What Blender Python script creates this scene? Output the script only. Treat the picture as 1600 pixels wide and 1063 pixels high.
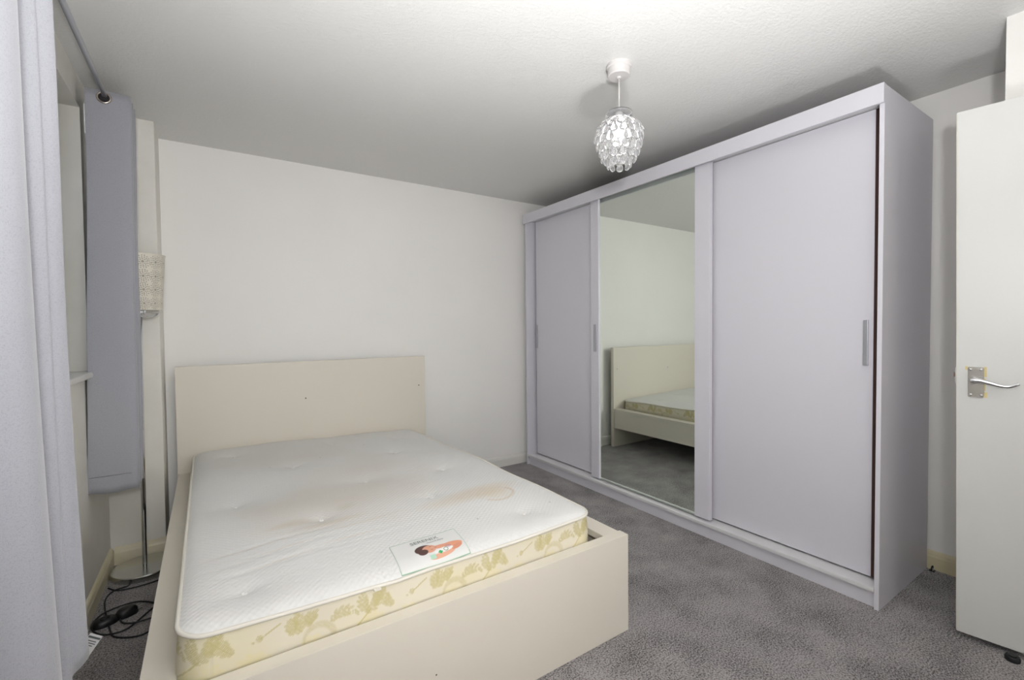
import bpy, bmesh, math, random
import numpy as np
from mathutils import Vector, Matrix

for o in list(bpy.data.objects): bpy.data.objects.remove(o)
SC = bpy.context.scene
COL = SC.collection
random.seed(7)
R = math.radians

# ------------------------------------------------------------------ camera
YAW, PITCH, ROLL, FPX, CAMZ = 33.5225, 1.5223, -0.541, 712.66, 1.21
y_, t_, r_ = R(YAW), R(PITCH), R(ROLL)
Fv = Vector((math.sin(y_)*math.cos(t_), math.cos(y_)*math.cos(t_), -math.sin(t_)))
Rv = Vector((math.cos(y_), -math.sin(y_), 0)); Uv = Rv.cross(Fv)
R2 = Rv*math.cos(r_) + Uv*math.sin(r_); U2 = -Rv*math.sin(r_) + Uv*math.cos(r_)
cd = bpy.data.cameras.new('camera'); cam = bpy.data.objects.new('camera', cd); COL.objects.link(cam)
m = Matrix((R2, U2, -Fv)).transposed().to_4x4(); m.translation = Vector((0, 0, CAMZ)); cam.matrix_world = m
cd.sensor_fit = 'HORIZONTAL'; cd.sensor_width = 36; cd.lens = FPX/1600*36; cd.clip_start = 0.03
SC.camera = cam

# ------------------------------------------------------------------ world, lights, exposure
SC.view_settings.view_transform = 'Standard'; SC.view_settings.look = 'None'
SC.view_settings.gamma = 1; SC.view_settings.use_curve_mapping = False
SC.view_settings.exposure = 0.08
w = bpy.data.worlds.new('sky'); SC.world = w; w.use_nodes = True
nt = w.node_tree; bg = nt.nodes['Background']
sky = nt.nodes.new('ShaderNodeTexSky'); sky.sky_type = 'NISHITA'; sky.sun_disc = False
sky.sun_elevation = R(35); sky.sun_rotation = R(120)
nt.links.new(sky.outputs[0], bg.inputs[0]); bg.inputs[1].default_value = 0.12

def light(name, typ, loc, energy, color=(1, 1, 1), rot=(0, 0, 0), **k):
    l = bpy.data.lights.new(name, typ); l.energy = energy; l.color = color
    for a, b in k.items(): setattr(l, a, b)
    o = bpy.data.objects.new(name, l); COL.objects.link(o); o.location = loc; o.rotation_euler = rot
    return o
# the photographer's flash head beside the camera, aimed at the ceiling, and its spill forwards
light('flash_bounce', 'AREA', (0.58, -0.10, 0.28), 31, (0.97, 0.98, 1.0), (R(180-2), 0, R(-30)), shape='DISK', size=0.42, spread=R(104))
light('hall_fill', 'POINT', (1.15, -1.0, 2.05), 20, (1.0, 0.97, 0.94), shadow_soft_size=0.3)  # unseen fill light added beyond the doorway to brighten the wardrobe side
light('flash_direct', 'AREA', (0.0, -0.20, 1.42), 23.5, (0.98, 0.985, 1.0), (R(119), 0, R(-30)), shape='DISK', size=0.16, spread=R(150))

# ------------------------------------------------------------------ materials
def lin(c):
    return tuple((x/255/12.92) if x/255 <= 0.04045 else ((x/255+0.055)/1.055)**2.4 for x in c)
def mat(name, srgb, rough=0.5, metal=0.0, spec=0.5, **k):
    m = bpy.data.materials.new(name); m.use_nodes = True; b = m.node_tree.nodes['Principled BSDF']
    b.inputs['Base Color'].default_value = (*lin(srgb), 1); b.inputs['Roughness'].default_value = rough
    b.inputs['Metallic'].default_value = metal; b.inputs['Specular IOR Level'].default_value = spec
    for a, v in k.items(): b.inputs[a.replace('_', ' ')].default_value = v
    return m
def nd(m, t, **k):
    n = m.node_tree.nodes.new(t)
    for a, v in k.items(): setattr(n, a, v)
    return n
def lk(m, a, b): m.node_tree.links.new(a, b)
def bsdf(m): return m.node_tree.nodes['Principled BSDF']
def noise(m, scale, detail=3, rough=0.5, coord='Object', vec=None):
    tc = nd(m, 'ShaderNodeTexCoord'); n = nd(m, 'ShaderNodeTexNoise')
    n.inputs['Scale'].default_value = scale; n.inputs['Detail'].default_value = detail; n.inputs['Roughness'].default_value = rough
    if vec:
        mp = nd(m, 'ShaderNodeMapping'); mp.inputs['Scale'].default_value = vec
        lk(m, tc.outputs[coord], mp.inputs[0]); lk(m, mp.outputs[0], n.inputs['Vector'])
    else: lk(m, tc.outputs[coord], n.inputs['Vector'])
    return n
def bump(m, src, strength, dist=0.01):
    b = nd(m, 'ShaderNodeBump'); b.inputs['Strength'].default_value = strength; b.inputs['Distance'].default_value = dist
    old = bsdf(m).inputs['Normal']
    if old.is_linked: lk(m, old.links[0].from_socket, b.inputs['Normal'])
    lk(m, src, b.inputs['Height']); lk(m, b.outputs[0], bsdf(m).inputs['Normal'])
def vary(m, src, c1, c2, lo=0.3, hi=0.7):
    r = nd(m, 'ShaderNodeValToRGB'); r.color_ramp.elements[0].position = lo; r.color_ramp.elements[1].position = hi
    r.color_ramp.elements[0].color = (*lin(c1), 1); r.color_ramp.elements[1].color = (*lin(c2), 1)
    lk(m, src, r.inputs[0]); lk(m, r.outputs[0], bsdf(m).inputs['Base Color'])

M = {}
M['wall'] = mat('wall_paint', (229, 226, 221), 0.6, spec=0.3)
vary(M['wall'], noise(M['wall'], 1.3, 3).outputs[0], (237, 235, 231), (242, 240, 236)); bump(M['wall'], noise(M['wall'], 260, 2).outputs[0], 0.05, 0.002)
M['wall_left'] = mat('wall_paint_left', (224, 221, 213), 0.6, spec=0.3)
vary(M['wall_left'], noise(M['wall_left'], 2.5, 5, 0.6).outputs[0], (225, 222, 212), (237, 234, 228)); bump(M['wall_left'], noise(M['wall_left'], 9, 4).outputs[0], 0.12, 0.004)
M['ceiling'] = mat('ceiling_paper', (224, 223, 220), 0.42, spec=0.4)
bump(M['ceiling'], noise(M['ceiling'], 75, 3, 0.6, vec=(1, 1.4, 1)).outputs[0], 0.6, 0.004)
bump(M['ceiling'], noise(M['ceiling'], 2.2, 3).outputs[0], 0.12, 0.03)
M['gloss_white'] = mat('gloss_white_paint', (226, 224, 218), 0.3)
M['gloss_cream'] = mat('yellowed_gloss_paint', (222, 212, 180), 0.3)
vary(M['gloss_cream'], noise(M['gloss_cream'], 4, 4).outputs[0], (214, 203, 168), (226, 218, 194))
M['door'] = mat('door_white_gloss', (208, 208, 205), 0.38)
bump(M['door'], noise(M['door'], 3, 3).outputs[0], 0.05, 0.01)
M['raw_wood'] = mat('bare_door_edge', (150, 105, 70), 0.7)
M['carpet'] = mat('carpet_grey', (110, 108, 108), 0.95, spec=0.1)
cm = M['carpet']
nA = noise(cm, 400, 2, 0.8); nB = noise(cm, 5.0, 4, 0.6); nC = noise(cm, 170, 3, 0.7)
mx = nd(cm, 'ShaderNodeMath', operation='MULTIPLY_ADD'); mx.inputs[1].default_value = 0.55
lk(cm, nA.outputs[0], mx.inputs[0]); lk(cm, nC.outputs[0], mx.inputs[2])
mx2 = nd(cm, 'ShaderNodeMath', operation='MULTIPLY_ADD'); mx2.inputs[1].default_value = 0.28
lk(cm, nB.outputs[0], mx2.inputs[0]); lk(cm, mx.outputs[0], mx2.inputs[2])
vary(cm, mx2.outputs[0], (24, 23, 24), (180, 174, 174), 0.78, 1.22)
bump(cm, mx.outputs[0], 0.8, 0.006)
bsdf(cm).inputs['Sheen Weight'].default_value = 0.25
M['wardrobe'] = mat('lilac_white_laminate', (213, 211, 218), 0.42, spec=0.4)
bump(M['wardrobe'], noise(M['wardrobe'], 90, 3, 0.6, vec=(1, 1, 0.06)).outputs[0], 0.05, 0.002)
M['wardrobe_inside'] = mat('wardrobe_inner_board', (190, 188, 194), 0.6)
M['gap_shade'] = mat('dark_brown_gap_shade', (70, 48, 42), 0.9)  # dark colour standing in for shade in the door gaps
M['rail'] = mat('white_track', (222, 221, 222), 0.35)
M['mirror'] = mat('mirror_glass', (244, 250, 243), 0.0, 1.0)
M['handle_grey'] = mat('grey_metal_handle', (178, 178, 183), 0.35, 0.6)
M['cream'] = mat('cream_foil', (222, 215, 202), 0.42, spec=0.4)
bump(M['cream'], noise(M['cream'], 60, 3, vec=(0.1, 1, 1)).outputs[0], 0.05, 0.002)
M['slat'] = mat('birch_slat', (205, 178, 138), 0.6)
M['chrome'] = mat('chrome', (225, 225, 228), 0.06, 1.0)
M['brushed'] = mat('brushed_steel', (190, 190, 192), 0.28, 1.0)
M['satin_base'] = mat('satin_chrome_base', (205, 206, 202), 0.2, 1.0)
M['black'] = mat('black_plastic', (22, 22, 26), 0.4)
M['cord'] = mat('black_rubber_cord', (24, 24, 28), 0.5)
M['rubber'] = mat('black_rubber', (18, 18, 22), 0.6)
M['white_plastic'] = mat('white_plastic', (206, 202, 200), 0.35)
M['lace'] = mat('cream_lace_metal', (226, 220, 206), 0.6)
M['curtain'] = mat('lilac_grey_fabric', (178, 177, 188), 0.9, spec=0.15, Sheen_Weight=0.35)
wv = noise(M['curtain'], 900, 1, vec=(1, 1, 0.3)); wh = noise(M['curtain'], 900, 1, vec=(0.3, 0.3, 1))
ad = nd(M['curtain'], 'ShaderNodeMath', operation='ADD'); lk(M['curtain'], wv.outputs[0], ad.inputs[0]); lk(M['curtain'], wh.outputs[0], ad.inputs[1])
vary(M['curtain'], ad.outputs[0], (148, 148, 154), (160, 160, 166), 0.7, 1.3); bump(M['curtain'], ad.outputs[0], 0.15, 0.001)
M['lining'] = mat('white_lining', (225, 225, 225), 0.9)
M['rod'] = mat('grey_rod', (172, 173, 178), 0.35, 0.5)
M['eyelet'] = mat('nickel_eyelet', (196, 186, 176), 0.25, 1.0)
M['piping'] = mat('mattress_piping', (226, 221, 210), 0.85)
M['tuft'] = mat('white_tuft', (232, 230, 226), 0.9)
M['cream_dark'] = mat('dark_dent', (90, 70, 50), 0.8)
M['paper'] = mat('care_label_paper', (214, 214, 214), 0.8)
M['ink'] = mat('ink_grey', (90, 96, 96), 0.8)
M['ink_green'] = mat('ink_text_green_grey', (128, 140, 134), 0.8)
M['plate'] = mat('worn_chrome_plate', (168, 165, 162), 0.22, 1.0)
M['bronze'] = mat('dark_brass', (110, 84, 66), 0.45, 0.5)
M['old_paint'] = mat('old_yellow_paint', (212, 196, 140), 0.6)
M['frame_white'] = mat('window_frame_white', (232, 232, 230), 0.3)
g = bpy.data.materials.new('window_glass'); g.use_nodes = True; b = bsdf(g)
b.inputs['Transmission Weight'].default_value = 1; b.inputs['Roughness'].default_value = 0; b.inputs['IOR'].default_value = 1.45
M['glass'] = g
g = bpy.data.materials.new('clear_acrylic'); g.use_nodes = True; b = bsdf(g)
b.inputs['Transmission Weight'].default_value = 1; b.inputs['Roughness'].default_value = 0.0; b.inputs['IOR'].default_value = 1.42
b.inputs['Base Color'].default_value = (0.99, 0.99, 1, 1); b.inputs['Transmission Weight'].default_value = 0.93
M['acrylic'] = g
g = mat('lit_bulb', (255, 252, 245), 0.4); bsdf(g).inputs['Emission Color'].default_value = (1, 0.97, 0.93, 1); bsdf(g).inputs['Emission Strength'].default_value = 11
M['bulb'] = g
def attr_mat(name, rough, spec=0.3):
    m = mat(name, (255, 255, 255), rough, spec=spec); a = nd(m, 'ShaderNodeVertexColor', layer_name='Col')
    lk(m, a.outputs[0], bsdf(m).inputs['Base Color']); return m
M['quilt'] = attr_mat('quilted_knit_cover', 0.85, 0.2)
q = M['quilt']; tc = nd(q, 'ShaderNodeTexCoord'); mp = nd(q, 'ShaderNodeMapping'); mp.inputs['Rotation'].default_value = (0, 0, R(3))
lk(q, tc.outputs['Object'], mp.inputs[0]); sx = nd(q, 'ShaderNodeSeparateXYZ'); lk(q, mp.outputs[0], sx.inputs[0])
s_ = []
for ax in 'XY':
    mu = nd(q, 'ShaderNodeMath', operation='MULTIPLY'); mu.inputs[1].default_value = 2*math.pi/0.0200
    si = nd(q, 'ShaderNodeMath', operation='SINE'); lk(q, sx.outputs[ax], mu.inputs[0]); lk(q, mu.outputs[0], si.inputs[0]); s_.append(si)
ml = nd(q, 'ShaderNodeMath', operation='MULTIPLY'); lk(q, s_[0].outputs[0], ml.inputs[0]); lk(q, s_[1].outputs[0], ml.inputs[1])
bump(q, ml.outputs[0], 0.32, 0.0018); bump(q, noise(q, 500, 2).outputs[0], 0.2, 0.001)
M['damask'] = attr_mat('damask_border', 0.6, 0.4)
M['print'] = attr_mat('printed_satin_label', 0.6, 0.4)

# ------------------------------------------------------------------ geometry helpers
def link(name, me, material=None, parent=None, loc=None, smooth=False):
    o = bpy.data.objects.new(name, me); COL.objects.link(o)
    if material and not me.materials: me.materials.append(M[material] if isinstance(material, str) else material)
    if parent: o.parent = parent
    if loc: o.location = loc
    if smooth:
        me.polygons.foreach_set('use_smooth', [True]*len(me.polygons))
    return o
def mesh(name, verts, faces):
    me = bpy.data.meshes.new(name); me.from_pydata([tuple(v) for v in verts], [], faces); me.update(); return me
def box_bm(bm, x0, x1, y0, y1, z0, z1):
    vs = [bm.verts.new(p) for p in ((x0,y0,z0),(x1,y0,z0),(x1,y1,z0),(x0,y1,z0),(x0,y0,z1),(x1,y0,z1),(x1,y1,z1),(x0,y1,z1))]
    for f in ((0,3,2,1),(4,5,6,7),(0,1,5,4),(1,2,6,5),(2,3,7,6),(3,0,4,7)): bm.faces.new([vs[i] for i in f])
def boxes(name, bs, material, parent=None, bevel=0.0, seg=2, **k):
    bm = bmesh.new()
    for b in bs: box_bm(bm, *b)
    if bevel: bmesh.ops.bevel(bm, geom=list(bm.edges), offset=bevel, segments=seg, affect='EDGES', profile=0.6)
    me = bpy.data.meshes.new(name); bm.to_mesh(me); bm.free()
    return link(name, me, material, parent, **k)
def lathe_me(name, prof, seg=32, ax=(0, 0)):
    vs = []; fs = []
    for r, z in prof:
        for i in range(seg):
            a = 2*math.pi*i/seg; vs.append((ax[0]+r*math.cos(a), ax[1]+r*math.sin(a), z))
    for j in range(len(prof)-1):
        for i in range(seg):
            k = (i+1) % seg; fs.append((j*seg+i, j*seg+k, (j+1)*seg+k, (j+1)*seg+i))
    if prof[0][0] > 1e-6: fs.append(tuple(range(seg))[::-1])
    if prof[-1][0] > 1e-6: fs.append(tuple((len(prof)-1)*seg+i for i in range(seg)))
    me = mesh(name, vs, fs); bm = bmesh.new(); bm.from_mesh(me); bmesh.ops.remove_doubles(bm, verts=bm.verts, dist=1e-6)
    bmesh.ops.recalc_face_normals(bm, faces=bm.faces); bm.to_mesh(me); bm.free(); return me
def auto(o, ang=35):
    me = o.data
    for p in me.polygons: p.use_smooth = True
    me.set_sharp_from_angle(angle=R(ang)); return o
def catmull(pts, n=8, closed=False):
    P = [Vector(p) for p in pts]; out = []; N = len(P)
    for i in range(N if closed else N-1):
        g = (lambda j: P[j % N]) if closed else (lambda j: P[max(0, min(N-1, j))])
        a, b, c, d = g(i-1), g(i), g(i+1), g(i+2)
        for k in range(n):
            t = k/n; out.append(0.5*((2*b)+(c-a)*t+(2*a-5*b+4*c-d)*t*t+(3*b-a-3*c+d)*t**3))
    if not closed: out.append(P[-1])
    return out
def tube_me(name, pts, r, seg=8, closed=False):
    P = [Vector(p) for p in pts]; N = len(P); vs = []; fs = []; up = Vector((0, 0, 1)); prev = None
    for i in range(N):
        a = P[(i-1) % N] if (closed or i > 0) else P[i]; b = P[(i+1) % N] if (closed or i < N-1) else P[i]
        t = (b-a).normalized()
        if prev is None:
            ref = up if abs(t.z) < 0.9 else Vector((1, 0, 0)); n = t.cross(ref).normalized()
        else: n = (prev - t*prev.dot(t)).normalized()
        prev = n; bt = t.cross(n); rr = r[i] if hasattr(r, '__len__') else r
        for k in range(seg):
            an = 2*math.pi*k/seg; vs.append(P[i]+n*math.cos(an)*rr+bt*math.sin(an)*rr)
    for i in range(N if closed else N-1):
        j = (i+1) % N
        for k in range(seg):
            l = (k+1) % seg; fs.append((i*seg+k, i*seg+l, j*seg+l, j*seg+k))
    if not closed: fs.append(tuple(range(seg))[::-1]); fs.append(tuple((N-1)*seg+k for k in range(seg)))
    return mesh(name, vs, fs)
def torus_me(name, R0, r0, axis='Z', seg=28, s2=8):
    vs = []; fs = []
    for i in range(seg):
        a = 2*math.pi*i/seg
        for k in range(s2):
            b = 2*math.pi*k/s2; x = (R0+r0*math.cos(b))*math.cos(a); y = (R0+r0*math.cos(b))*math.sin(a); z = r0*math.sin(b)
            vs.append((x, y, z) if axis == 'Z' else ((x, z, y) if axis == 'Y' else (z, x, y)))
    for i in range(seg):
        for k in range(s2):
            fs.append((i*s2+k, ((i+1) % seg)*s2+k, ((i+1) % seg)*s2+(k+1) % s2, i*s2+(k+1) % s2))
    return mesh(name, vs, fs)
def extrude_profile(name, prof, p0, p1, inward, material, parent=None):
    """prof: list of (depth from wall, z); p0->p1 wall line; inward: unit vector into the room"""
    p0 = Vector((*p0, 0)); p1 = Vector((*p1, 0)); n = Vector((*inward, 0)); vs = []
    for p in (p0, p1):
        for d, z in prof: vs.append(p+n*d+Vector((0, 0, z)))
    k = len(prof); fs = [(i, (i+1) % k, k+(i+1) % k, k+i) for i in range(k)] + [tuple(range(k)), tuple(range(k, 2*k))[::-1]]
    me = mesh(name, vs, fs); bm = bmesh.new(); bm.from_mesh(me); bmesh.ops.recalc_face_normals(bm, faces=bm.faces); bm.to_mesh(me); bm.free()
    return link(name, me, material, parent)
def tag(o, label, cat, group=None, kind=None):
    if label: o['label'] = label
    if cat: o['category'] = cat
    if group: o['group'] = group
    if kind: o['kind'] = kind
    return o
def thing(name, label, cat, loc=(0, 0, 0), rotz=0, group=None, kind=None):
    o = bpy.data.objects.new(name, None); COL.objects.link(o); o.location = loc; o.rotation_euler = (0, 0, rotz); o.empty_display_size = 0.1
    return tag(o, label, cat, group, kind)
def fix_normals(me):
    bm = bmesh.new(); bm.from_mesh(me); bmesh.ops.recalc_face_normals(bm, faces=bm.faces); bm.to_mesh(me); bm.free()

# ------------------------------------------------------------------ room shell
CE = 2.327; YB = 3.355; XL = -0.454; XR = 2.957; YN = -0.27; YH = -1.5
st = lambda o, label, cat: tag(o, label, cat, kind='structure')
st(boxes('floor', [(-0.75, 3.1, YH-0.1, 3.5, -0.1, 0)], 'carpet'), 'grey mottled cut pile carpet covering the bedroom floor', 'floor')
st(boxes('ceiling', [(-0.75, 3.1, YH-0.1, 3.5, CE, CE+0.1)], 'ceiling'), 'white textured paper ceiling above the whole room', 'ceiling')
st(boxes('wall_back', [(-0.75, 3.1, YB, YB+0.1, 0, CE)], 'wall'), 'plain off-white wall behind the headboard', 'wall')
WY0, WY1, WZ0, WZ1 = 0.55, 2.735, 1.03, 2.196
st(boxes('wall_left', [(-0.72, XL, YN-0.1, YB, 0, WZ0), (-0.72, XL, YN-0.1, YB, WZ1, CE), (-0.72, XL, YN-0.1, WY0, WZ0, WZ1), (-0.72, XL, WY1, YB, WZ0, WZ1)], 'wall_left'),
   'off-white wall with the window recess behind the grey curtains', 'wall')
st(boxes('wall_right', [(XR, XR+0.1, YH, YB, 0, CE)], 'wall'), 'off-white wall behind the wardrobe, seen between wardrobe and door', 'wall')
st(boxes('wall_partition', [(2.452, XR, 0.325, 0.41, 0, CE)], 'wall'), 'white end of a wall nib rising above the open door', 'wall')
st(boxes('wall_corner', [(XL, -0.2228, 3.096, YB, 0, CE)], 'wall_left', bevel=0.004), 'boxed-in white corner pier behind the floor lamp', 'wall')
DX0, DX1, DZ = 1.70, 2.545, 2.05
st(boxes('wall_near', [(-0.72, DX0, YN-0.1, YN, 0, CE), (DX1, XR, YN-0.1, YN, 0, CE), (DX0, DX1, YN-0.1, YN, DZ, CE)], 'wall'), 'wall with the doorway behind the photographer', 'wall')
st(boxes('wall_hall', [(-0.72, XR, YH-0.1, YH, 0, CE), (0.6, 0.7, YH, YN-0.1, 0, CE)], 'wall'), 'plain hallway walls beyond the doorway', 'wall')
# skirtings
SK = [(0, 0), (0.016, 0), (0.016, 0.062), (0.013, 0.070), (0.011, 0.078), (0.006, 0.086), (0, 0.090)]
st(extrude_profile('baseboard_back', SK, (-0.2228, YB), (XR, YB), (0, -1), 'gloss_white'), 'white moulded skirting board along the back wall', 'skirting')
st(extrude_profile('baseboard_left', SK, (XL, YN), (XL, 3.096), (1, 0), 'gloss_cream'), 'yellowed cream skirting board under the window curtains', 'skirting')
st(extrude_profile('baseboard_corner', SK, (XL+0.016, 3.096), (-0.2228+0.016, 3.096), (0, -1), 'gloss_cream'), 'cream skirting board on the corner pier behind the lamp base', 'skirting')
st(extrude_profile('baseboard_pier', SK, (-0.2228, 3.096), (-0.2228, YB), (1, 0), 'gloss_cream'), 'short cream skirting on the side of the corner pier', 'skirting')
st(extrude_profile('baseboard_right', SK, (XR, 0.41), (XR, YB-0.016), (-1, 0), 'gloss_cream'), 'yellowed cream skirting board between wardrobe and door', 'skirting')
# ceiling edge cove of the corner pier (painted caulk line)
# window
wt = thing('window_1', 'white framed window in the recess behind the near curtain', 'window', (-0.62, 0, 0), kind='structure')
fw = 0.05
boxes('window_frame', [(-0.03, 0.03, WY0, WY1, WZ0, WZ0+fw), (-0.03, 0.03, WY0, WY1, WZ1-fw, WZ1), (-0.03, 0.03, WY0, WY0+fw, WZ0+fw, WZ1-fw), (-0.03, 0.03, WY1-fw, WY1, WZ0+fw, WZ1-fw),
                       (-0.03, 0.03, 1.26, 1.30, WZ0+fw, WZ1-fw), (-0.03, 0.03, 1.985, 2.025, WZ0+fw, WZ1-fw)], 'frame_white', wt)
for a, b_ in ((WY0+fw, 1.26), (1.30, 1.985), (2.025, WY1-fw)):
    boxes('pane', [(-0.004, 0.004, a, b_, WZ0+fw, WZ1-fw)], 'glass', wt)
sill = boxes('window_sill', [(-0.59, XL+0.028, WY0-0.03, WY1+0.03, WZ0-0.020, WZ0+0.006)], 'gloss_white', bevel=0.009, seg=3)
sill.name = 'trim_1'; st(sill, 'rounded white window sill poking out behind the short curtain', 'window sill')
# door frame of the doorway behind the camera
st(boxes('door_2', [(DX0, DX0+0.03, YN-0.11, YN+0.01, 0, DZ), (DX1-0.03, DX1, YN-0.11, YN+0.01, 0, DZ), (DX0, DX1, YN-0.11, YN+0.01, DZ-0.03, DZ)], 'gloss_white'), 'white door lining of the doorway', 'door frame')

# ------------------------------------------------------------------ the open door
ANG = R(8.5)
dl = thing('door_1', 'open plain white flush door with chrome lever handle', 'door', (2.381, 0.502, 0), kind='structure')
# local: s = distance along the door towards the hinge, d = depth (away from the room), z; leaf hangs slightly out of plumb
ds = Vector((math.sin(ANG), -math.cos(ANG), 0)); dn = Vector((math.cos(ANG), math.sin(ANG), 0))
def DP(s, d, z): return ds*s + dn*d + Vector((-0.030*z/2.0, 0.016*z/2.0, z))
def door_box(bm, s0, s1, d0, d1, z0, z1):
    vs = [bm.verts.new(DP(*p)) for p in ((s0,d0,z0),(s1,d0,z0),(s1,d1,z0),(s0,d1,z0),(s0,d0,z1),(s1,d0,z1),(s1,d1,z1),(s0,d1,z1))]
    for f in ((0,3,2,1),(4,5,6,7),(0,1,5,4),(1,2,6,5),(2,3,7,6),(3,0,4,7)): bm.faces.new([vs[i] for i in f])
def dbox(name, bs, material, parent, bevel=0):
    bm = bmesh.new()
    for b_ in bs: door_box(bm, *b_)
    bmesh.ops.recalc_face_normals(bm, faces=bm.faces)
    if bevel: bmesh.ops.bevel(bm, geom=list(bm.edges), offset=bevel, segments=2, affect='EDGES')
    me = bpy.data.meshes.new(name); bm.to_mesh(me); bm.free(); return link(name, me, material, parent)
dbox('door_leaf', [(0, 0.762, 0, 0.035, 0.024, 2.0)], 'door', dl, 0.0015)
dbox('edge_strip', [(-0.0012, 0.0, 0.006, 0.034, 0.03, 1.995)], 'gloss_cream', dl)
dbox('latch', [(-0.004, 0.001, 0.008, 0.027, 0.985, 1.045)], 'brushed', dl)
dbox('latch_tongue', [(-0.008, -0.003, 0.012, 0.024, 1.007, 1.024)], 'bronze', dl)
# handle: backplate, four screws, scroll lever
HS, HZ = 0.052, 0.992
hp = dbox('door_handle', [(HS-0.021, HS+0.021, -0.007, 0, HZ-0.056, HZ+0.056)], 'plate', dl, 0.002)
hp['label'] = 'chrome lever handle on a rectangular backplate'
for a in (-1, 1):
    for b_ in (-1, 1):
        me = lathe_me('screw', [(0.0045, 0), (0.004, 0.0016), (0, 0.0022)], 14)
        o = link('screw', me, 'chrome', hp, smooth=True); o.location = DP(HS+a*0.014, -0.007, HZ+b_*0.047)
        o.rotation_euler = Vector((0, 0, 1)).rotation_difference(-dn).to_euler()
me = lathe_me('rose', [(0.012, 0), (0.011, 0.012), (0.009, 0.028), (0, 0.028)], 20)
o = link('lever_neck', me, 'chrome', hp, smooth=True); o.location = DP(HS-0.004, -0.006, HZ+0.006); o.rotation_euler = Vector((0, 0, 1)).rotation_difference(-dn).to_euler()
lp = catmull([DP(HS-0.012, -0.034, HZ+0.004), DP(HS-0.002, -0.036, HZ+0.008), DP(HS+0.012, -0.038, HZ+0.008), DP(HS+0.040, -0.042, HZ+0.001), DP(HS+0.065, -0.045, HZ-0.006), DP(HS+0.085, -0.046, HZ-0.006), DP(HS+0.100, -0.047, HZ+0.001), DP(HS+0.108, -0.047, HZ+0.006)], 6)
rr = [0.0095*(1-0.62*min(1, i/len(lp)*1.6)) + 0.0022 for i in range(len(lp))]
rr[0] = 0.003; rr[1] = 0.006
link('lever', tube_me('lever', lp, rr, 12), 'chrome', hp, smooth=True)
# flakes of old paint round the backplate
dbox('paint_mark', [(HS-0.028, HS-0.021, -0.0008, 0, HZ+0.045, HZ+0.058), (HS+0.021, HS+0.028, -0.0008, 0, HZ+0.020, HZ+0.058), (HS+0.021, HS+0.030, -0.0008, 0, HZ-0.056, HZ-0.036), (HS+0.021, HS+0.025, -0.0008, 0, HZ-0.03, HZ+0.015)], 'old_paint', dl)

# door stop under the door
dst = thing('door_stop', 'small black rubber door stop under the open door', 'door stop', (2.372, 0.352, 0))
auto(link('rubber_pad', lathe_me('rubber_pad', [(0.017, 0), (0.020, 0.002), (0.021, 0.012), (0.018, 0.019), (0, 0.019)], 24), 'rubber', dst))
auto(link('metal_cap', lathe_me('metal_cap', [(0.012, 0.019), (0.012, 0.0225), (0, 0.0225)], 20), 'black', dst))

# little metal bracket by the skirting
mb = thing('metal_bracket', 'tiny dark metal bracket on the carpet by the skirting beside the wardrobe', 'bracket', (2.925, 0.706, 0))
boxes('plate', [(-0.012, 0.012, -0.011, 0.011, 0, 0.003)], 'black', mb, 0.001)
link('loop', tube_me('loop', catmull([(-0.010, 0, 0.002), (-0.010, 0, 0.018), (0, 0, 0.023), (0.010, 0, 0.018), (0.010, 0, 0.002)], 5), 0.0028, 8), 'black', mb, smooth=True)
boxes('pin', [(-0.006, 0.006, -0.004, 0.004, 0.003, 0.014)], 'handle_grey', mb, 0.001)

# ------------------------------------------------------------------ wardrobe
WX = 2.325; WD = 0.61; Y0 = 0.7293; Y1 = 3.290; WT = 2.196
wr = thing('wardrobe', 'large lilac white wardrobe with three sliding doors and mirror', 'wardrobe', (WX, Y0, 0))
W = Y1-Y0
boxes('side_panel', [(0, WD, 0, 0.0175, 0, WT)], 'wardrobe', wr, 0.0008)
boxes('side_panel', [(0, WD, W-0.0175, W, 0, WT)], 'wardrobe', wr, 0.0008)
boxes('top_panel', [(0.004, WD, 0.0175, W-0.0175, WT-0.018, WT-0.001)], 'wardrobe', wr)
boxes('back_panel', [(WD-0.006, WD-0.001, 0.0175, W-0.0175, 0.06, WT-0.018)], 'wardrobe_inside', wr)
boxes('bottom_panel', [(0.13, WD-0.006, 0.0175, W-0.0175, 0.058, 0.076)], 'wardrobe_inside', wr)
boxes('divider', [(0.13, WD-0.01, 0.86, 0.876, 0.076, WT-0.018)], 'wardrobe_inside', wr)
boxes('divider', [(0.13, WD-0.01, 1.70, 1.716, 0.076, WT-0.018)], 'wardrobe_inside', wr)
boxes('plinth', [(0.018, 0.034, 0.0175, W-0.0175, 0, 0.072)], 'wardrobe', wr)
boxes('bottom_track', [(-0.002, 0.125, 0.0178, W-0.0178, 0.072, 0.086), (-0.004, 0.010, 0.0178, W-0.0178, 0.080, 0.091)], 'rail', wr, 0.0012)
boxes('top_track', [(0.022, 0.120, 0.0178, W-0.0178, 2.140, 2.165)], 'rail', wr, 0.001)
boxes('fascia', [(-0.014, -0.0002, -0.001, W+0.012, 2.118, WT+0.002)], 'wardrobe', wr, 0.0012)
Zb, Zt = 0.0965, 2.136
def handle(parent, x, y, n=0.018):
    h = boxes('handle', [(x-0.010, x, y-n/2, y+n/2, 1.030, 1.230)], 'handle_grey', parent, 0.0015)
    return h
# left door (back track)
d1 = boxes('sliding_door', [(0.083, 0.099, 2.495-Y0, 3.2425-Y0, Zb, Zt)], 'wardrobe', wr, 0.001)
handle(d1, 0.083, 3.2305-Y0)
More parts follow.
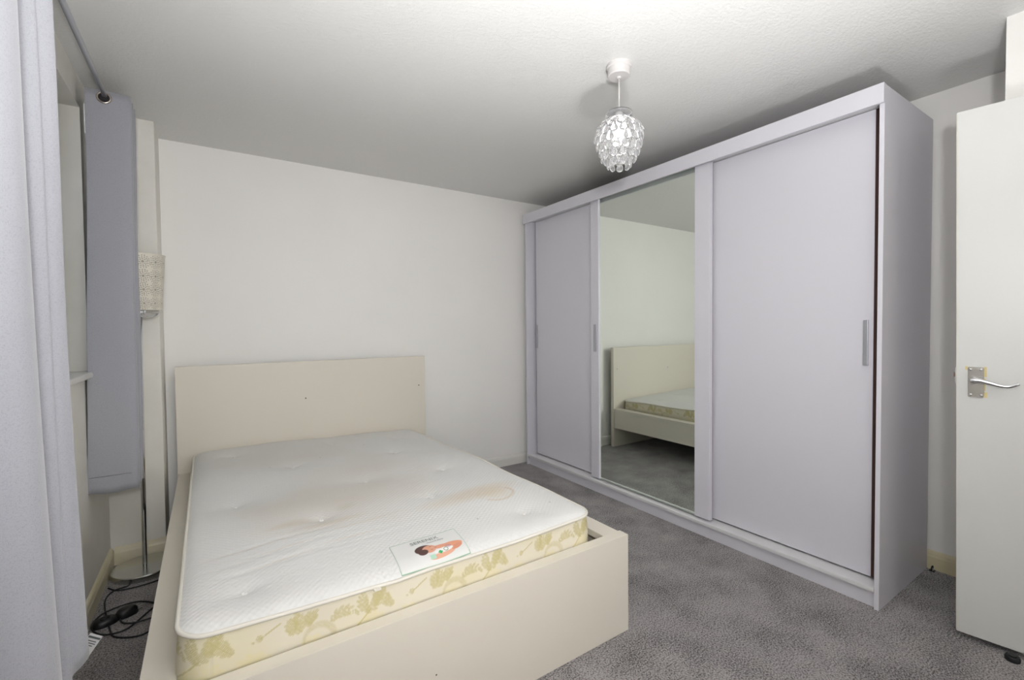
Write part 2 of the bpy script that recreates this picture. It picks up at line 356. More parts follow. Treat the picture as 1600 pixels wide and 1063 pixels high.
# right door (back track)
d3 = boxes('sliding_door', [(0.083, 0.099, 0.786-Y0, 1.60-Y0, Zb, Zt)], 'wardrobe', wr, 0.001)
handle(d3, 0.083, 0.812-Y0)
boxes('gap_shade_strip', [(0.085, 0.097, 0.776-Y0, 0.786-Y0, Zb, Zt)], 'gap_shade', d3)  # dark strip imitating the shaded gap between door and side panel
# mirrored middle door (front track)
dm = boxes('sliding_door', [(0.046, 0.058, 1.532-Y0, 2.497-Y0, Zb, Zt)], 'wardrobe', wr, 0.0008)
dm['label'] = 'middle sliding door with full height mirror'
boxes('stile', [(0.030, 0.046, 1.532-Y0, 1.628-Y0, Zb, Zt)], 'wardrobe', dm, 0.002)
boxes('stile', [(0.030, 0.046, 2.415-Y0, 2.497-Y0, Zb, Zt)], 'wardrobe', dm, 0.002)
boxes('mirror', [(0.040, 0.0462, 1.628-Y0, 2.415-Y0, Zb, Zt)], 'mirror', dm)
handle(dm, 0.030, 2.449-Y0, 0.020)
boxes('gap_shade_strip', [(0.060, 0.080, 1.545-Y0, 1.549-Y0, Zb, Zt)], 'gap_shade', dm)  # dark strip imitating the thin shadow beside the stile

# ------------------------------------------------------------------ bed frame
BX, BY, BROT = -0.1723, 3.2427, R(0.3213)
BW, BL, FH, HH = 1.529, 2.009, 0.386, 1.003
bed = thing('bed_frame', 'cream double bed frame with plain panel headboard', 'bed', (BX, BY, 0), BROT)
boxes('headboard', [(0, BW, 0, 0.035, 0, HH)], 'cream', bed, 0.0015)
boxes('footboard', [(0, BW, -BL, -BL+0.045, 0, FH)], 'cream', bed, 0.0015)
for a, b_, o0, o1 in ((0.004, 0.078, 0.010, 0.032), (BW-0.086, BW-0.006, BW-0.034, BW-0.012)):
    s = boxes('side_rail', [(a, b_, -BL+0.045, -0.0005, FH-0.030, FH-0.003)], 'cream', bed, 0.0015)
    boxes('rail_board', [(o0, o1, -BL+0.045, -0.0005, 0.190, FH-0.030)], 'cream', s, 0.001)
boxes('slat_support', [(0.040, 0.065, -BL+0.05, -0.003, 0.225, 0.262)], 'handle_grey', bed)
boxes('slat_support', [(BW-0.072, BW-0.045, -BL+0.05, -0.003, 0.225, 0.262)], 'handle_grey', bed)
boxes('centre_beam', [(BW/2-0.02, BW/2+0.02, -BL+0.045, -0.001, 0.215, 0.262)], 'handle_grey', bed)
boxes('centre_leg', [(BW/2-0.015, BW/2+0.015, -BL/2-0.015, -BL/2+0.015, 0, 0.215)], 'handle_grey', bed)
sl = None
for i in range(14):
    yy = -0.07 - i*0.141
    if sl is None: sl = boxes('slat', [(0.042, BW-0.047, -0.035, 0.035, 0.262, 0.278)], 'slat', bed, 0.002); o = sl
    else: o = sl.copy(); COL.objects.link(o)
    o.location.y = yy
for x, z in ((0.690, 0.760), (1.478, 0.785)):
    o = link('screw_hole', lathe_me('screw_hole', [(0.0045, 0), (0.0045, 0.0012), (0, 0.0012)], 12), 'cream_dark', bed, (x, 0.0004, z)); o.rotation_euler.x = R(90)
o = link('dent', lathe_me('dent', [(0.003, 0), (0.002, 0.0012), (0, 0.0012)], 8), 'cream_dark', bed, (0.70, -BL+0.0004, 0.18)); o.rotation_euler.x = R(90)

# ------------------------------------------------------------------ mattress
mt = thing('mattress', 'white quilted double mattress with faint brown stains, in the bed frame', 'mattress', (BX, BY, 0), BROT)
U0, U1, V0, V1, RC = 0.082, 1.400, -1.950, -0.004, 0.07
U0 = 0.080
TUFTS = [(0.27, -0.21), (0.80, -0.21), (1.20, -0.30), (0.517, -0.636), (1.06, -0.66), (0.24, -1.07), (0.766, -1.074), (1.14, -1.13), (0.496, -1.44), (0.93, -1.456), (0.224, -1.806), (1.17, -1.80)]
pu = [0.0, 0.073, 0.121, 0.239, 0.348, 0.526, 0.605, 0.704, 1.026, 1.40]
pz = [0.494, 0.494, 0.487, 0.482, 0.477, 0.472, 0.468, 0.472, 0.470, 0.482]
def edge_z(u, v):
    """height of the piping seam round the mattress"""
    f = np.interp(u, pu, pz)
    k = np.clip((v - V0)/0.5, 0, 1); k = k*k*(3-2*k)
    side = 0.484 + 0.004*np.sin(v*9+u*3) - 0.028*np.clip((u-0.5)/0.9, 0, 1)*np.clip((v+1.1)/1.1, 0, 1)
    return f*(1-k) + side*k
def rnd_rect(s, t):
    """[0,1]^2 -> rounded rectangle"""
    x = U0 + (U1-U0)*s; y = V0 + (V1-V0)*t
    cx = np.clip(x, U0+RC, U1-RC); cy = np.clip(y, V0+RC, V1-RC); a = (x-cx)/RC; b = (y-cy)/RC
    return cx + RC*a*np.sqrt(1-b*b/2), cy + RC*b*np.sqrt(1-a*a/2)
def smooth_noise(x, y, seed, n=10, k=6):
    rg = np.random.RandomState(seed); z = 0*x
    for i in range(n):
        a = rg.rand()*6.28; f = k*(0.5+rg.rand()); z = z+np.sin(f*(x*np.cos(a)+y*np.sin(a))+rg.rand()*6.28)
    return z/n**0.5
def top_height(x, y):
    dx = np.minimum(x-U0, U1-x); dy = np.minimum(y-V0, V1-y)
    qx = np.maximum(RC-dx, 0); qy = np.maximum(RC-dy, 0)
    d = np.where((qx > 0) & (qy > 0), RC-np.hypot(qx, qy), np.minimum(dx, dy)); d = np.clip(d, 0, 1)
    e = edge_z(x, y)
    crown = 0.020*(1-np.exp(-d/0.025)) + 0.010*(1-np.exp(-d/0.25))
    z = e + crown + 0.0035*np.clip(d/0.06, 0, 1)*smooth_noise(x, y, 3, 12, 11)
    z = z - 0.010*np.exp(-(((x-0.75)/0.5)**2+((y+0.9)/0.7)**2))
    for (tu, tv) in TUFTS:
        r2 = (x-tu)**2+((y-tv))**2
        z = z - 0.009*np.exp(-r2/0.0010) - 0.010*np.exp(-r2/0.010)
    # stretched creases running across towards the label and left edge
    for (cu, cv, L, sl_) in ((0.36, -1.62, 0.26, 0.10), (0.33, -1.70, 0.2, 0.05), (0.55, -1.66, 0.3, 0.12), (0.40, -1.54, 0.3, 0.06), (0.85, -1.68, 0.3, 0.03)):
        q_ = (y - cv - sl_*(x-cu)); z = z - 0.0018*np.exp(-(q_/0.013)**2)*np.exp(-((x-cu)/L)**4)
    return z
def col_attr(me, rgb):
    a = me.color_attributes.new('Col', 'FLOAT_COLOR', 'POINT'); c = np.ones((len(me.vertices), 4), np.float32); c[:, :3] = rgb
    a.data.foreach_set('color', c.ravel())
def LIN(a):
    a = np.asarray(a, float)/255; return np.where(a <= 0.04045, a/12.92, ((a+0.055)/1.055)**2.4)
def grid_me(name, X, Y, Z, wrap=False):
    n, m_ = X.shape; v = np.stack([X, Y, Z], -1).reshape(-1, 3)
    i, j = np.meshgrid(np.arange(n-1 if not wrap else n), np.arange(m_-1), indexing='ij'); i2 = (i+1) % n
    f = np.stack([i*m_+j, i2*m_+j, i2*m_+j+1, i*m_+j+1], -1).reshape(-1, 4)
    me = bpy.data.meshes.new(name); me.vertices.add(len(v)); me.vertices.foreach_set('co', v.ravel().astype(np.float32))
    me.loops.add(f.size); me.loops.foreach_set('vertex_index', f.ravel().astype(np.int32)); me.polygons.add(len(f))
    me.polygons.foreach_set('loop_start', np.arange(0, f.size, 4, dtype=np.int32)); me.polygons.foreach_set('loop_total', np.full(len(f), 4, np.int32))
    me.polygons.foreach_set('use_smooth', np.ones(len(f), bool)); me.update(calc_edges=True); me.validate(); return me
S, T = np.meshgrid(np.linspace(0, 1, 265), np.linspace(0, 1, 389), indexing='ij')
X, Y = rnd_rect(S, T)
# a denser look near the rim comes from the crown function itself
Z = top_height(X, Y)
me = grid_me('quilted_top', X, Y, Z)
base = LIN((226, 225, 222)); x = X.ravel(); y = Y.ravel(); c = np.repeat(base[None], len(x), 0)
def stain(cx, cy, rx, ry, rot, col, amt, soft=1.0, seed=0, wob=0.25):
    global c
    ca, sa = math.cos(rot), math.sin(rot); px = (x-cx)*ca+(y-cy)*sa; py = -(x-cx)*sa+(y-cy)*ca
    r = np.sqrt((px/rx)**2+(py/ry)**2) + wob*smooth_noise(x, y, seed, 8, 22)
    k = np.clip((1-r)/soft, 0, 1)[:, None]*amt; c = c*(1-k)+LIN(col)[None]*k
TAN = (212, 203, 190)
stain(0.62, -1.30, 0.50, 0.34, 0.1, TAN, 0.62, 1.0, 1, 0.14)
stain(0.80, -0.95, 0.45, 0.35, 0.4, (216, 208, 198), 0.5, 1.0, 2, 0.14)
stain(0.42, -1.22, 0.26, 0.16, 0.2, TAN, 0.5, 1.0, 3, 0.14)
stain(0.55, -0.50, 0.40, 0.25, 0, (218, 212, 204), 0.5, 1.0, 4, 0.14)
stain(1.08, -1.55, 0.26, 0.085, 0.15, (216, 202, 182), 0.62, 0.7, 5, 0.12)
stain(0.36, -1.45, 0.12, 0.035, 0.1, (206, 192, 172), 0.45, 0.9, 6, 0.3)
stain(0.52, -1.50, 0.16, 0.03, 0.1, (208, 194, 174), 0.4, 0.9, 7, 0.3)
stain(0.60, -1.38, 0.05, 0.035, 0.3, (206, 196, 176), 0.4, 0.9, 8, 0.2)
for (cu, cv, L) in ((0.36, -1.61, 0.16), (0.33, -1.69, 0.13), (0.55, -1.65, 0.15), (0.30, -1.55, 0.18), (0.62, -1.56, 0.2)):
    stain(cu, cv, L, 0.006, 0.10, (204, 188, 164), 0.5, 1.0, 9, 0.1)
# ring shaped mark
pr = np.sqrt(((x-1.165)/0.085)**2+((y+1.60)/0.062)**2)+0.08*smooth_noise(x, y, 12, 8, 30)
ang = np.arctan2(y+1.60, x-1.165); k = np.exp(-((pr-1)/0.10)**2)*np.where((ang < 0.5) & (ang > -2.6), 1, 0.25)
c = c*(1-0.55*k[:, None])+LIN((206, 184, 152))[None]*0.55*k[:, None]
k = np.clip((1-pr)*2, 0, 1)[:, None]*0.35; c = c*(1-k)+LIN((220, 204, 176))[None]*k
for (sx_, sy_) in ((0.98, -1.77), (1.30, -1.80), (0.66, -0.58), (0.95, -0.40), (0.41, -0.62)):
    k = np.exp(-((x-sx_)**2+(y-sy_)**2)/0.003**2)[:, None]*0.8; c = c*(1-k)+LIN((120, 110, 100))[None]*k
dots = (np.sin((x+y)*2*math.pi/0.0155/2**0.5)*np.sin((x-y)*2*math.pi/0.0155/2**0.5))[:, None]
col_attr(me, np.clip(c, 0, 1))
link('quilted_top', me, 'quilt', mt)
# perimeter for piping and border
def perimeter(n):
    segs = []; w_ = U1-U0-2*RC; h_ = V1-V0-2*RC; q_ = math.pi/2*RC; tot = 2*w_+2*h_+4*q_
    out = []; nrm = []
    for i in range(n):
        d = tot*i/n
        for (L, typ, dat) in ((w_, 'l', ((U0+RC, V0), (1, 0), (0, -1))), (q_, 'c', ((U1-RC, V0+RC), -90)), (h_, 'l', ((U1, V0+RC), (0, 1), (1, 0))), (q_, 'c', ((U1-RC, V1-RC), 0)),
                              (w_, 'l', ((U1-RC, V1), (-1, 0), (0, 1))), (q_, 'c', ((U0+RC, V1-RC), 90)), (h_, 'l', ((U0, V1-RC), (0, -1), (-1, 0))), (q_, 'c', ((U0+RC, V0+RC), 180))):
            if d <= L:
                if typ == 'l': out.append((dat[0][0]+dat[1][0]*d, dat[0][1]+dat[1][1]*d)); nrm.append(dat[2])
                else:
                    a = R(dat[1])+d/RC; out.append((dat[0][0]+RC*math.cos(a), dat[0][1]+RC*math.sin(a))); nrm.append((math.cos(a), math.sin(a)))
                break
            d -= L
    return np.array(out), np.array(nrm), tot
P, Nn, TOT = perimeter(420)
ez = edge_z(P[:, 0], P[:, 1])
link('piping', tube_me('piping', [(P[i, 0]+Nn[i, 0]*0.001, P[i, 1]+Nn[i, 1]*0.001, ez[i]-0.001) for i in range(len(P))], 0.0055, 8, True), 'piping', mt, smooth=True)
NP, NH = 2100, 68
P, Nn, TOT = perimeter(NP)
ez = edge_z(P[:, 0], P[:, 1]); zb = 0.282
h = np.linspace(0, 1, NH)[None]; Zg = zb + (ez[:, None]-0.004-zb)*h
bul = 0.010*np.sin(np.pi*h)**0.6 + 0.0015*smooth_noise(np.arange(NP)[:, None]*TOT/NP+0*h, Zg, 21, 8, 25)*np.sin(np.pi*h)
bul = bul - 0.004
XX = P[:, 0][:, None]+Nn[:, 0][:, None]*bul; YY = P[:, 1][:, None]+Nn[:, 1][:, None]*bul
me = grid_me('border', XX, YY, Zg, wrap=True); 
# woven flower pattern
sx = (np.arange(NP)*TOT/NP)[:, None]+0*h; hz = ez[:, None]-Zg   # distance below the piping
PER = TOT/16; base = LIN((221, 213, 194)); cc = np.repeat(base[None], NP*NH, 0)
q_s = ((sx+0.16) % PER).ravel(); q_h = hz.ravel()
GOLD = LIN((192, 181, 128)); PALE = LIN((224, 213, 164))
def ell(cx, cy, rx, ry, rot, scal=0, ns=0):
    ca, sa = math.cos(rot), math.sin(rot); m_ = np.zeros(len(q_s))
    for off in (-PER, 0, PER):
        px = (q_s-cx-off)*ca+(q_h-cy)*sa; py = -(q_s-cx-off)*sa+(q_h-cy)*ca
        r = np.sqrt((px/rx)**2+(py/ry)**2); a = np.arctan2(py/ry, px/rx)
        if ns: r = r*(1+scal*np.abs(np.sin(a*ns/2)))
        m_ = np.maximum(m_, np.clip((1-r)*8, 0, 1))
    return m_
def paint(m_, col, amt):
    global cc
    k = (m_*amt)[:, None]; cc = cc*(1-k)+col[None]*k
hatch = 0.72+0.28*np.sign(np.sin((q_s*0.8+q_h*0.6)*2*math.pi/0.0042))
cloud = np.clip(0.5+0.5*smooth_noise(sx, hz, 31, 10, 28), 0, 1).ravel()
paint(cloud**2, PALE, 0.30)
def frond(x0, y0, ang, L, curl, col, amt, n=6, wd=0.011):
    """an acanthus leaf: pairs of small lobes along a bending stem"""
    px, py, a = x0, y0, ang
    for k in range(n):
        f = k/(n-1); w_ = wd*(0.55+math.sin(math.pi*(0.15+0.8*f)))*0.8
        for sd in (-1, 1):
            paint(ell(px+w_*0.6*math.cos(a+sd*1.1), py+w_*0.6*math.sin(a+sd*1.1), w_, w_*0.42, a+sd*0.75)*hatch, col, amt)
        px += L/n*math.cos(a); py += L/n*math.sin(a); a += curl/n
    paint(ell(px, py, wd*0.9, wd*0.5, a)*hatch, col, amt)
def stem(x0, y0, ang, L, curl, col, amt, wd=0.0022):
    px, py, a = x0, y0, ang; n = int(L/0.008)+1
    for k in range(n):
        paint(ell(px, py, 0.006, wd, a), col, amt); px += L/n*math.cos(a); py += L/n*math.sin(a); a += curl/n
for (x0, y0, an, L, cu_) in ((0.10, 0.10, -0.6, 0.10, 2.2), (0.28, 0.11, -2.6, 0.10, -2.0), (0.36, 0.09, 0.2, 0.09, 1.6), (0.02, 0.13, 0.4, 0.10, -1.8)):
    frond(x0, y0, an, L, cu_, PALE, 0.6, 6, 0.017)
for (x0, y0, an, L, cu_) in ((0.030, 0.055, -0.7, 0.075, 1.7), (0.130, 0.060, -2.4, 0.060, 1.5), (0.125, 0.062, -0.4, 0.075, -1.6), (0.150, 0.050, -1.5, 0.045, 1.2), (0.200, 0.060, -2.7, 0.05, 1.4),
                             (0.335, 0.060, -2.0, 0.045, 1.6), (0.345, 0.060, -1.0, 0.050, -1.4), (0.375, 0.050, -1.6, 0.035, 1.2), (0.02, 0.10, 0.9, 0.07, -1.4), (0.25, 0.12, 0.4, 0.07, 1.5), (0.10, 0.15, -0.4, 0.07, 1.5), (0.31, 0.15, 0.2, 0.06, -1.6)):
    frond(x0, y0, an, L, cu_, GOLD, 0.85)
stem(0.05, 0.125, -0.55, 0.11, -0.25, GOLD, 0.7); stem(0.265, 0.045, -0.5, 0.05, 0.1, GOLD, 0.8)
paint(ell(0.258, 0.046, 0.008, 0.009, 0)*hatch, GOLD, 0.9); paint(ell(0.243, 0.052, 0.004, 0.004, 0)*hatch, GOLD, 0.8)
ring_ = np.abs(ell(0.40, 0.085, 0.045, 0.040, 0.2)-ell(0.395, 0.094, 0.035, 0.032, 0.2)); paint(ring_*hatch, GOLD, 0.6)
col_attr(me, np.clip(cc, 0, 1)); fix_normals(me)
link('border', me, 'damask', mt, smooth=True)
me = bpy.data.meshes.new('underside'); bm = bmesh.new(); vs = [bm.verts.new((P[i, 0], P[i, 1], zb)) for i in range(0, NP, 15)]; bm.faces.new(vs[::-1]); bm.to_mesh(me); bm.free()
link('underside', me, 'piping', mt)
for (tu, tv) in TUFTS:
    z0 = float(top_height(np.array(tu), np.array(tv)))
    o = link('tuft', torus_me('tuft', 0.006, 0.0028, 'Z', 12, 6), 'tuft', mt, (tu, tv, z0+0.001), smooth=True)
# seam end tab on the piping
boxes('seam_tab', [(0.535, 0.555, V0-0.013, V0-0.004, 0.463, 0.468)], 'piping', mt, 0.001)
# printed label
LU0, LU1, LV0, LV1 = 0.628, 0.862, -1.945, -1.795
a, b_ = np.meshgrid(np.linspace(0, 1, 260), np.linspace(0, 1, 170), indexing='ij')
lu = LU0+(LU1-LU0)*a + 0.010*np.sin(b_*math.pi)*0 + (b_-0.5)*0.012; lv = LV0+(LV1-LV0)*b_ - 0.004*np.sin(a*math.pi) 
lz = top_height(lu, lv)+0.0012
me = grid_me('printed_label', lu, lv, lz)
A = a.ravel(); B = b_.ravel(); asp = (LU1-LU0)/(LV1-LV0); pa = A*asp
c = np.repeat(LIN((226, 225, 222))[None], len(A), 0)
def P2(mask, col, amt=1.0):
    global c
    k = (np.clip(mask, 0, 1)*amt)[:, None]; c = c*(1-k)+LIN(col)[None]*k
def e2(cx, cy, rx, ry, rot=0):
    ca, sa = math.cos(rot), math.sin(rot); px = (pa-cx*asp)*ca+(B-cy)*sa; py = -(pa-cx*asp)*sa+(B-cy)*ca
    return np.clip((1-np.sqrt((px/(rx*asp))**2+(py/ry)**2))*10, 0, 1)
SKIN = (222, 164, 138); HAIR = (92, 66, 62)
P2(e2(0.80, 0.40, 0.175, 0.115, -0.05), (226, 158, 126))                      # far arm
P2(e2(0.66, 0.44, 0.16, 0.075, -0.1), (224, 160, 132)); P2(e2(0.62, 0.19, 0.20, 0.075, 0.12), (226, 172, 146)); P2(e2(0.86, 0.30, 0.10, 0.07, 0.3), (216, 148, 120))
P2(e2(0.66, 0.31, 0.15, 0.075, 0.05), (238, 236, 234))
P2(e2(0.40, 0.50, 0.135, 0.165, 0.1), HAIR); P2(e2(0.475, 0.465, 0.105, 0.145, 0.1), SKIN); P2(e2(0.375, 0.40, 0.075, 0.10, 0.3), HAIR)
P2(e2(0.50, 0.54, 0.022, 0.012, 0.2), (150, 100, 90), 0.8); P2(e2(0.505, 0.42, 0.022, 0.010, 0.2), (150, 100, 90), 0.8); P2(e2(0.565, 0.46, 0.014, 0.022, 0), (196, 110, 104), 0.7); P2(e2(0.52, 0.48, 0.012, 0.03, 0), (232, 180, 154), 0.7)
P2(e2(0.74, 0.38, 0.055, 0.05, 0), (176, 128, 150), 0.5)
P2(e2(0.60, 0.27, 0.022, 0.055), (60, 170, 100)); P2(e2(0.60, 0.27, 0.04, 0.022), (60, 170, 100)); P2(e2(0.69, 0.31, 0.036, 0.062)-e2(0.69, 0.31, 0.027, 0.045), (96, 150, 104))
P2((np.abs(A-0.475) < 0.042)*(np.abs(B-0.20) < 0.06).astype(float), (176, 212, 190))
for (x0, x1, yb_, cl, am) in ((0.42, 0.74, 0.715, (190, 186, 200), 0.6), (0.46, 0.70, 0.685, (206, 188, 196), 0.5)):
    P2(((A > x0) & (A < x1) & (np.abs(B-yb_) < 0.006)).astype(float), cl, am)
edge = np.minimum.reduce([A*asp, (1-A)*asp, B, 1-B]); P2((edge < 0.012+0.006*(B < 0.1)).astype(float), (112, 160, 124), 0.8)
edge2 = np.abs(edge-0.035); P2((edge2 < 0.006).astype(float), (206, 214, 204), 0.5)
col_attr(me, np.clip(c, 0, 1))
lab = link('printed_label', me, 'print', mt); lab['label'] = 'printed satin label with a person lying down and green symbols'
def text_mesh(name, s, size, mat_, parent, place, extr=0.0):
    cu = bpy.data.curves.new(name, 'FONT'); cu.body = s; cu.size = size; cu.align_x = 'CENTER'; cu.extrude = extr; cu.resolution_u = 3
    o = bpy.data.objects.new(name+'_tmp', cu); COL.objects.link(o); bpy.context.view_layer.update()
    me = bpy.data.meshes.new_from_object(o.evaluated_get(bpy.context.evaluated_depsgraph_get())); bpy.data.objects.remove(o)
    for v in me.vertices: v.co = place(v.co.copy())
    me.materials.clear(); return link(name, me, mat_, parent)
def on_top(cu_, cv_, rot=0.0, dz=0.0022, sy=1.0):
    def f(co):
        x_ = cu_+co.x*math.cos(rot)-co.y*sy*math.sin(rot); y2 = cv_+co.x*math.sin(rot)+co.y*sy*math.cos(rot)
        return Vector((x_, y2, float(top_height(np.array(x_), np.array(y2)))+dz))
    return f
text_mesh('lettering', 'SERENIX', 0.026, 'ink_green', lab, on_top(0.744, -1.832, 0.02))
text_mesh('lettering', 'Natural sleep', 0.011, 'ink_green', lab, on_top(0.775, -1.846, 0.02))

# ------------------------------------------------------------------ curtains and rod
def sheet(name, path_top, path_bot, z0, z1, nz, parent, wob=0.0, seed=0, thick=0.0022, n=6, material='curtain', hem=None, flare=1.5):
    a = catmull([(x_, y2, 0) for x_, y2 in path_top], n); b2 = catmull([(x_, y2, 0) for x_, y2 in path_bot], n)
    A_ = np.array([(p.x, p.y) for p in a]); B_ = np.array([(p.x, p.y) for p in b2]); t = np.linspace(0, 1, nz)
    tt = (t**flare)[None, :]
    Xg = A_[:, 0][:, None]*(1-tt)+B_[:, 0][:, None]*tt; Yg = A_[:, 1][:, None]*(1-tt)+B_[:, 1][:, None]*tt
    zb_ = z0 if hem is None else np.interp(np.linspace(0, 1, len(A_)), *hem)[:, None]
    Zg_ = z1*(1-t)[None, :]+zb_*t[None, :]
    amp = wob*np.sin(math.pi*t)[None, :]
    Xg = Xg+amp*smooth_noise(np.arange(len(A_))[:, None]/len(A_)*3+0*t[None], Zg_, seed, 8, 4)
    me = grid_me(name, Xg, Yg, Zg_+0*Xg); o = link(name, me, material, parent)
    md = o.modifiers.new('thickness', 'SOLIDIFY'); md.thickness = thick; md.offset = 0; return o
RX, RZ = -0.358, 2.236
rodt = thing('curtain_rod', 'slim grey metal curtain rod running along the window wall', 'curtain rod', (RX, 0, RZ))
rd = link('pole', tube_me('pole', [(0, 0.15, 0), (0, 1.93, 0)], 0.0115, 16), 'rod', rodt, smooth=True)
rd = link('pole', tube_me('pole', [(0, 1.80, 0), (0, 2.88, 0)], 0.0095, 16), 'rod', rodt, smooth=True)
for yy in (0.15, 2.88):
    link('finial', lathe_me('finial', [(0.0, -0.016), (0.010, -0.012), (0.014, 0), (0.010, 0.012), (0, 0.016)], 16), 'rod', rodt, (0, yy, 0), smooth=True)
for yy in (0.22, 2.868):
    br = boxes('bracket', [(XL-RX, XL-RX+0.006, yy-0.012, yy+0.012, -0.035, 0.035), (XL-RX+0.006, -0.004, yy-0.004, yy+0.004, -0.016, -0.009)], 'rod', rodt, 0.001)
# short curtain: a folded stack of narrow pleats, eyelets threaded on the rod
c2 = thing('eyelet_curtain', 'short dark-looking grey eyelet curtain hanging folded beside the floor lamp', 'curtain', (RX, 2.65, 0.50))
zz_t = []; zz_b = []
yy = 0.0; xl_, xr_ = -0.066, 0.086
NPL = 6
for i in range(NPL):
    l_, r2_ = (xl_+0.003*i, xr_-0.004*(i % 2)); y2 = i*0.034
    if i % 2 == 0: seq = [(l_, y2), (l_+0.03, y2-0.003), ((l_+r2_)/2, y2-0.002+0.004*(i > 0)), (r2_-0.02, y2+0.001), (r2_, y2+0.010)]
    else: seq = [(r2_, y2-0.004), (r2_-0.03, y2), ((l_+r2_)/2, y2), (l_+0.03, y2), (l_, y2+0.010)]
    zz_t += seq; zz_b += [(a1-0.022*(a1 < 0.0)-0.012, b1*1.05+0.004*math.sin(k*1.7+i)) for k, (a1, b1) in enumerate(seq)]
hem_n = len(zz_t)
hx = np.linspace(0, 1, hem_n*2)
hz_ = [0.0+0.004*math.sin(i*1.3) for i in range(hem_n*2)]
fab = sheet('fabric', zz_t, zz_b, 0, 1.757, 60, c2, 0.003, 5, hem=(hx, hz_))
link('hem_stitch', tube_me('hem_stitch', [(-0.092+0.024*i, -0.0075, 0.075+0.001*(i % 2)) for i in range(7)], 0.0009, 5), 'ink', c2)
boxes('lining_edge', [(-0.0685, -0.0655, -0.004, 0.012, 1.56, 1.685)], 'lining', c2)
ey = None
for i in range(NPL):
    o = link('eyelet', torus_me('eyelet', 0.0215, 0.0050, 'Y'), 'eyelet', c2, smooth=True) if ey is None else ey.copy()
    if ey is not None: COL.objects.link(o)
    ey = ey or o
    o.location = (-0.002, i*0.034-0.004, RZ-0.50-0.010)
dk = link('eyelet_shade_disc', lathe_me('eyelet_shade_disc', [(0.0185, 0), (0.0185, 0.0006), (0, 0.0006)], 24), 'rubber', c2, (-0.002, -0.0045, RZ-0.50-0.010)); dk.rotation_euler.x = R(90)  # solid black disc painting the shade inside the front eyelet
# near curtain
c1 = thing('eyelet_curtain', 'long lilac grey curtain hanging in soft folds at the left edge', 'curtain', (RX, 0.5, 0.42))
tp = [(-0.04, 0.0), (0.05, 0.08), (-0.05, 0.17), (0.055, 0.27), (-0.05, 0.37), (0.06, 0.46), (-0.045, 0.545), (0.060, 0.63), (0.077, 0.690), (0.030, 0.722), (-0.03, 0.755), (0.030, 0.80), (0.070, 0.82), (0.060, 0.838), (0.082, 0.855), (0.087, 0.868), (0.060, 0.885), (0.0, 0.89)]
bt = [(-0.05, 0.0), (0.08, 0.09), (-0.05, 0.18), (0.085, 0.28), (-0.05, 0.38), (0.09, 0.47), (-0.03, 0.55), (0.095, 0.63), (0.112, 0.690), (0.085, 0.735), (0.03, 0.765), (0.060, 0.80), (0.094, 0.82), (0.090, 0.835), (0.106, 0.850), (0.114, 0.872), (0.09, 0.890), (0.03, 0.90)]
f1 = sheet('fabric', tp, bt, 0, 1.84, 70, c1, 0.004, 11, n=8, hem=([0, 0.5, 0.62, 0.7, 0.8, 0.9, 1.0], [-0.02, -0.01, 0.015, 0.02, 0.05, 0.065, 0.07]))
for i, yy in enumerate((0.04, 0.125, 0.22, 0.32, 0.415, 0.50, 0.59, 0.665, 0.73, 0.80)):
    o = ey.copy(); COL.objects.link(o); o.parent = c1; o.location = (0, yy, RZ-0.42)
cl = boxes('care_label', [(-0.013, 0.013, -0.0005, 0.0005, -0.055, 0)], 'paper', c1)
cl.location = (0.125, 0.893, 0.092); cl.rotation_euler = (R(12), R(33), R(-8))
boxes('print_band', [(-0.012, 0.012, -0.0009, -0.0005, -0.010, -0.005), (-0.010, 0.008, -0.0009, -0.0005, -0.018, -0.016), (-0.010, 0.009, -0.0009, -0.0005, -0.024, -0.022), (-0.010, 0.006, -0.0009, -0.0005, -0.030, -0.028), (-0.008, 0.008, -0.0009, -0.0005, -0.046, -0.043)], 'ink', cl)

# ------------------------------------------------------------------ floor lamp
LX, LY = -0.300, 2.935
fl = thing('floor_lamp', 'chrome floor lamp with a cream lace shade in the corner', 'lamp', (LX, LY, 0))
auto(link('base', lathe_me('base', [(0.134, 0), (0.137, 0.003), (0.137, 0.024), (0.133, 0.028), (0.03, 0.031), (0.016, 0.034), (0.0, 0.034)], 64), 'satin_base', fl))
link('pole', tube_me('pole', [(0, 0, 0.03), (0.004, 0, 0.70), (0.010, 0, 1.30)], 0.0105, 20), 'chrome', fl, smooth=True)
auto(link('pole_joint', lathe_me('pole_joint', [(0.0115, 0), (0.0115, 0.004)], 20), 'chrome', fl, (0.003, 0, 0.66)))
auto(link('collar', lathe_me('collar', [(0.020, 0), (0.024, 0.004), (0.024, 0.030), (0.020, 0.034)], 24), 'chrome', fl, (0.010, 0, 1.290)))
auto(link('glass_dish', lathe_me('glass_dish', [(0.012, 0), (0.040, 0.003), (0.062, 0.012), (0.072, 0.024), (0.069, 0.024), (0.058, 0.014), (0.038, 0.006), (0.012, 0.004)], 40), 'acrylic', fl, (0.015, 0, 1.276)))
auto(link('lamp_holder', lathe_me('lamp_holder', [(0.014, 0), (0.018, 0.01), (0.018, 0.06), (0.012, 0.07)], 20), 'white_plastic', fl, (0.012, 0, 1.322)))
auto(link('bulb', lathe_me('bulb', [(0.010, 0), (0.013, 0.02), (0.028, 0.05), (0.030, 0.07), (0.022, 0.09), (0, 0.098)], 20), 'white_plastic', fl, (0.012, 0, 1.392)))
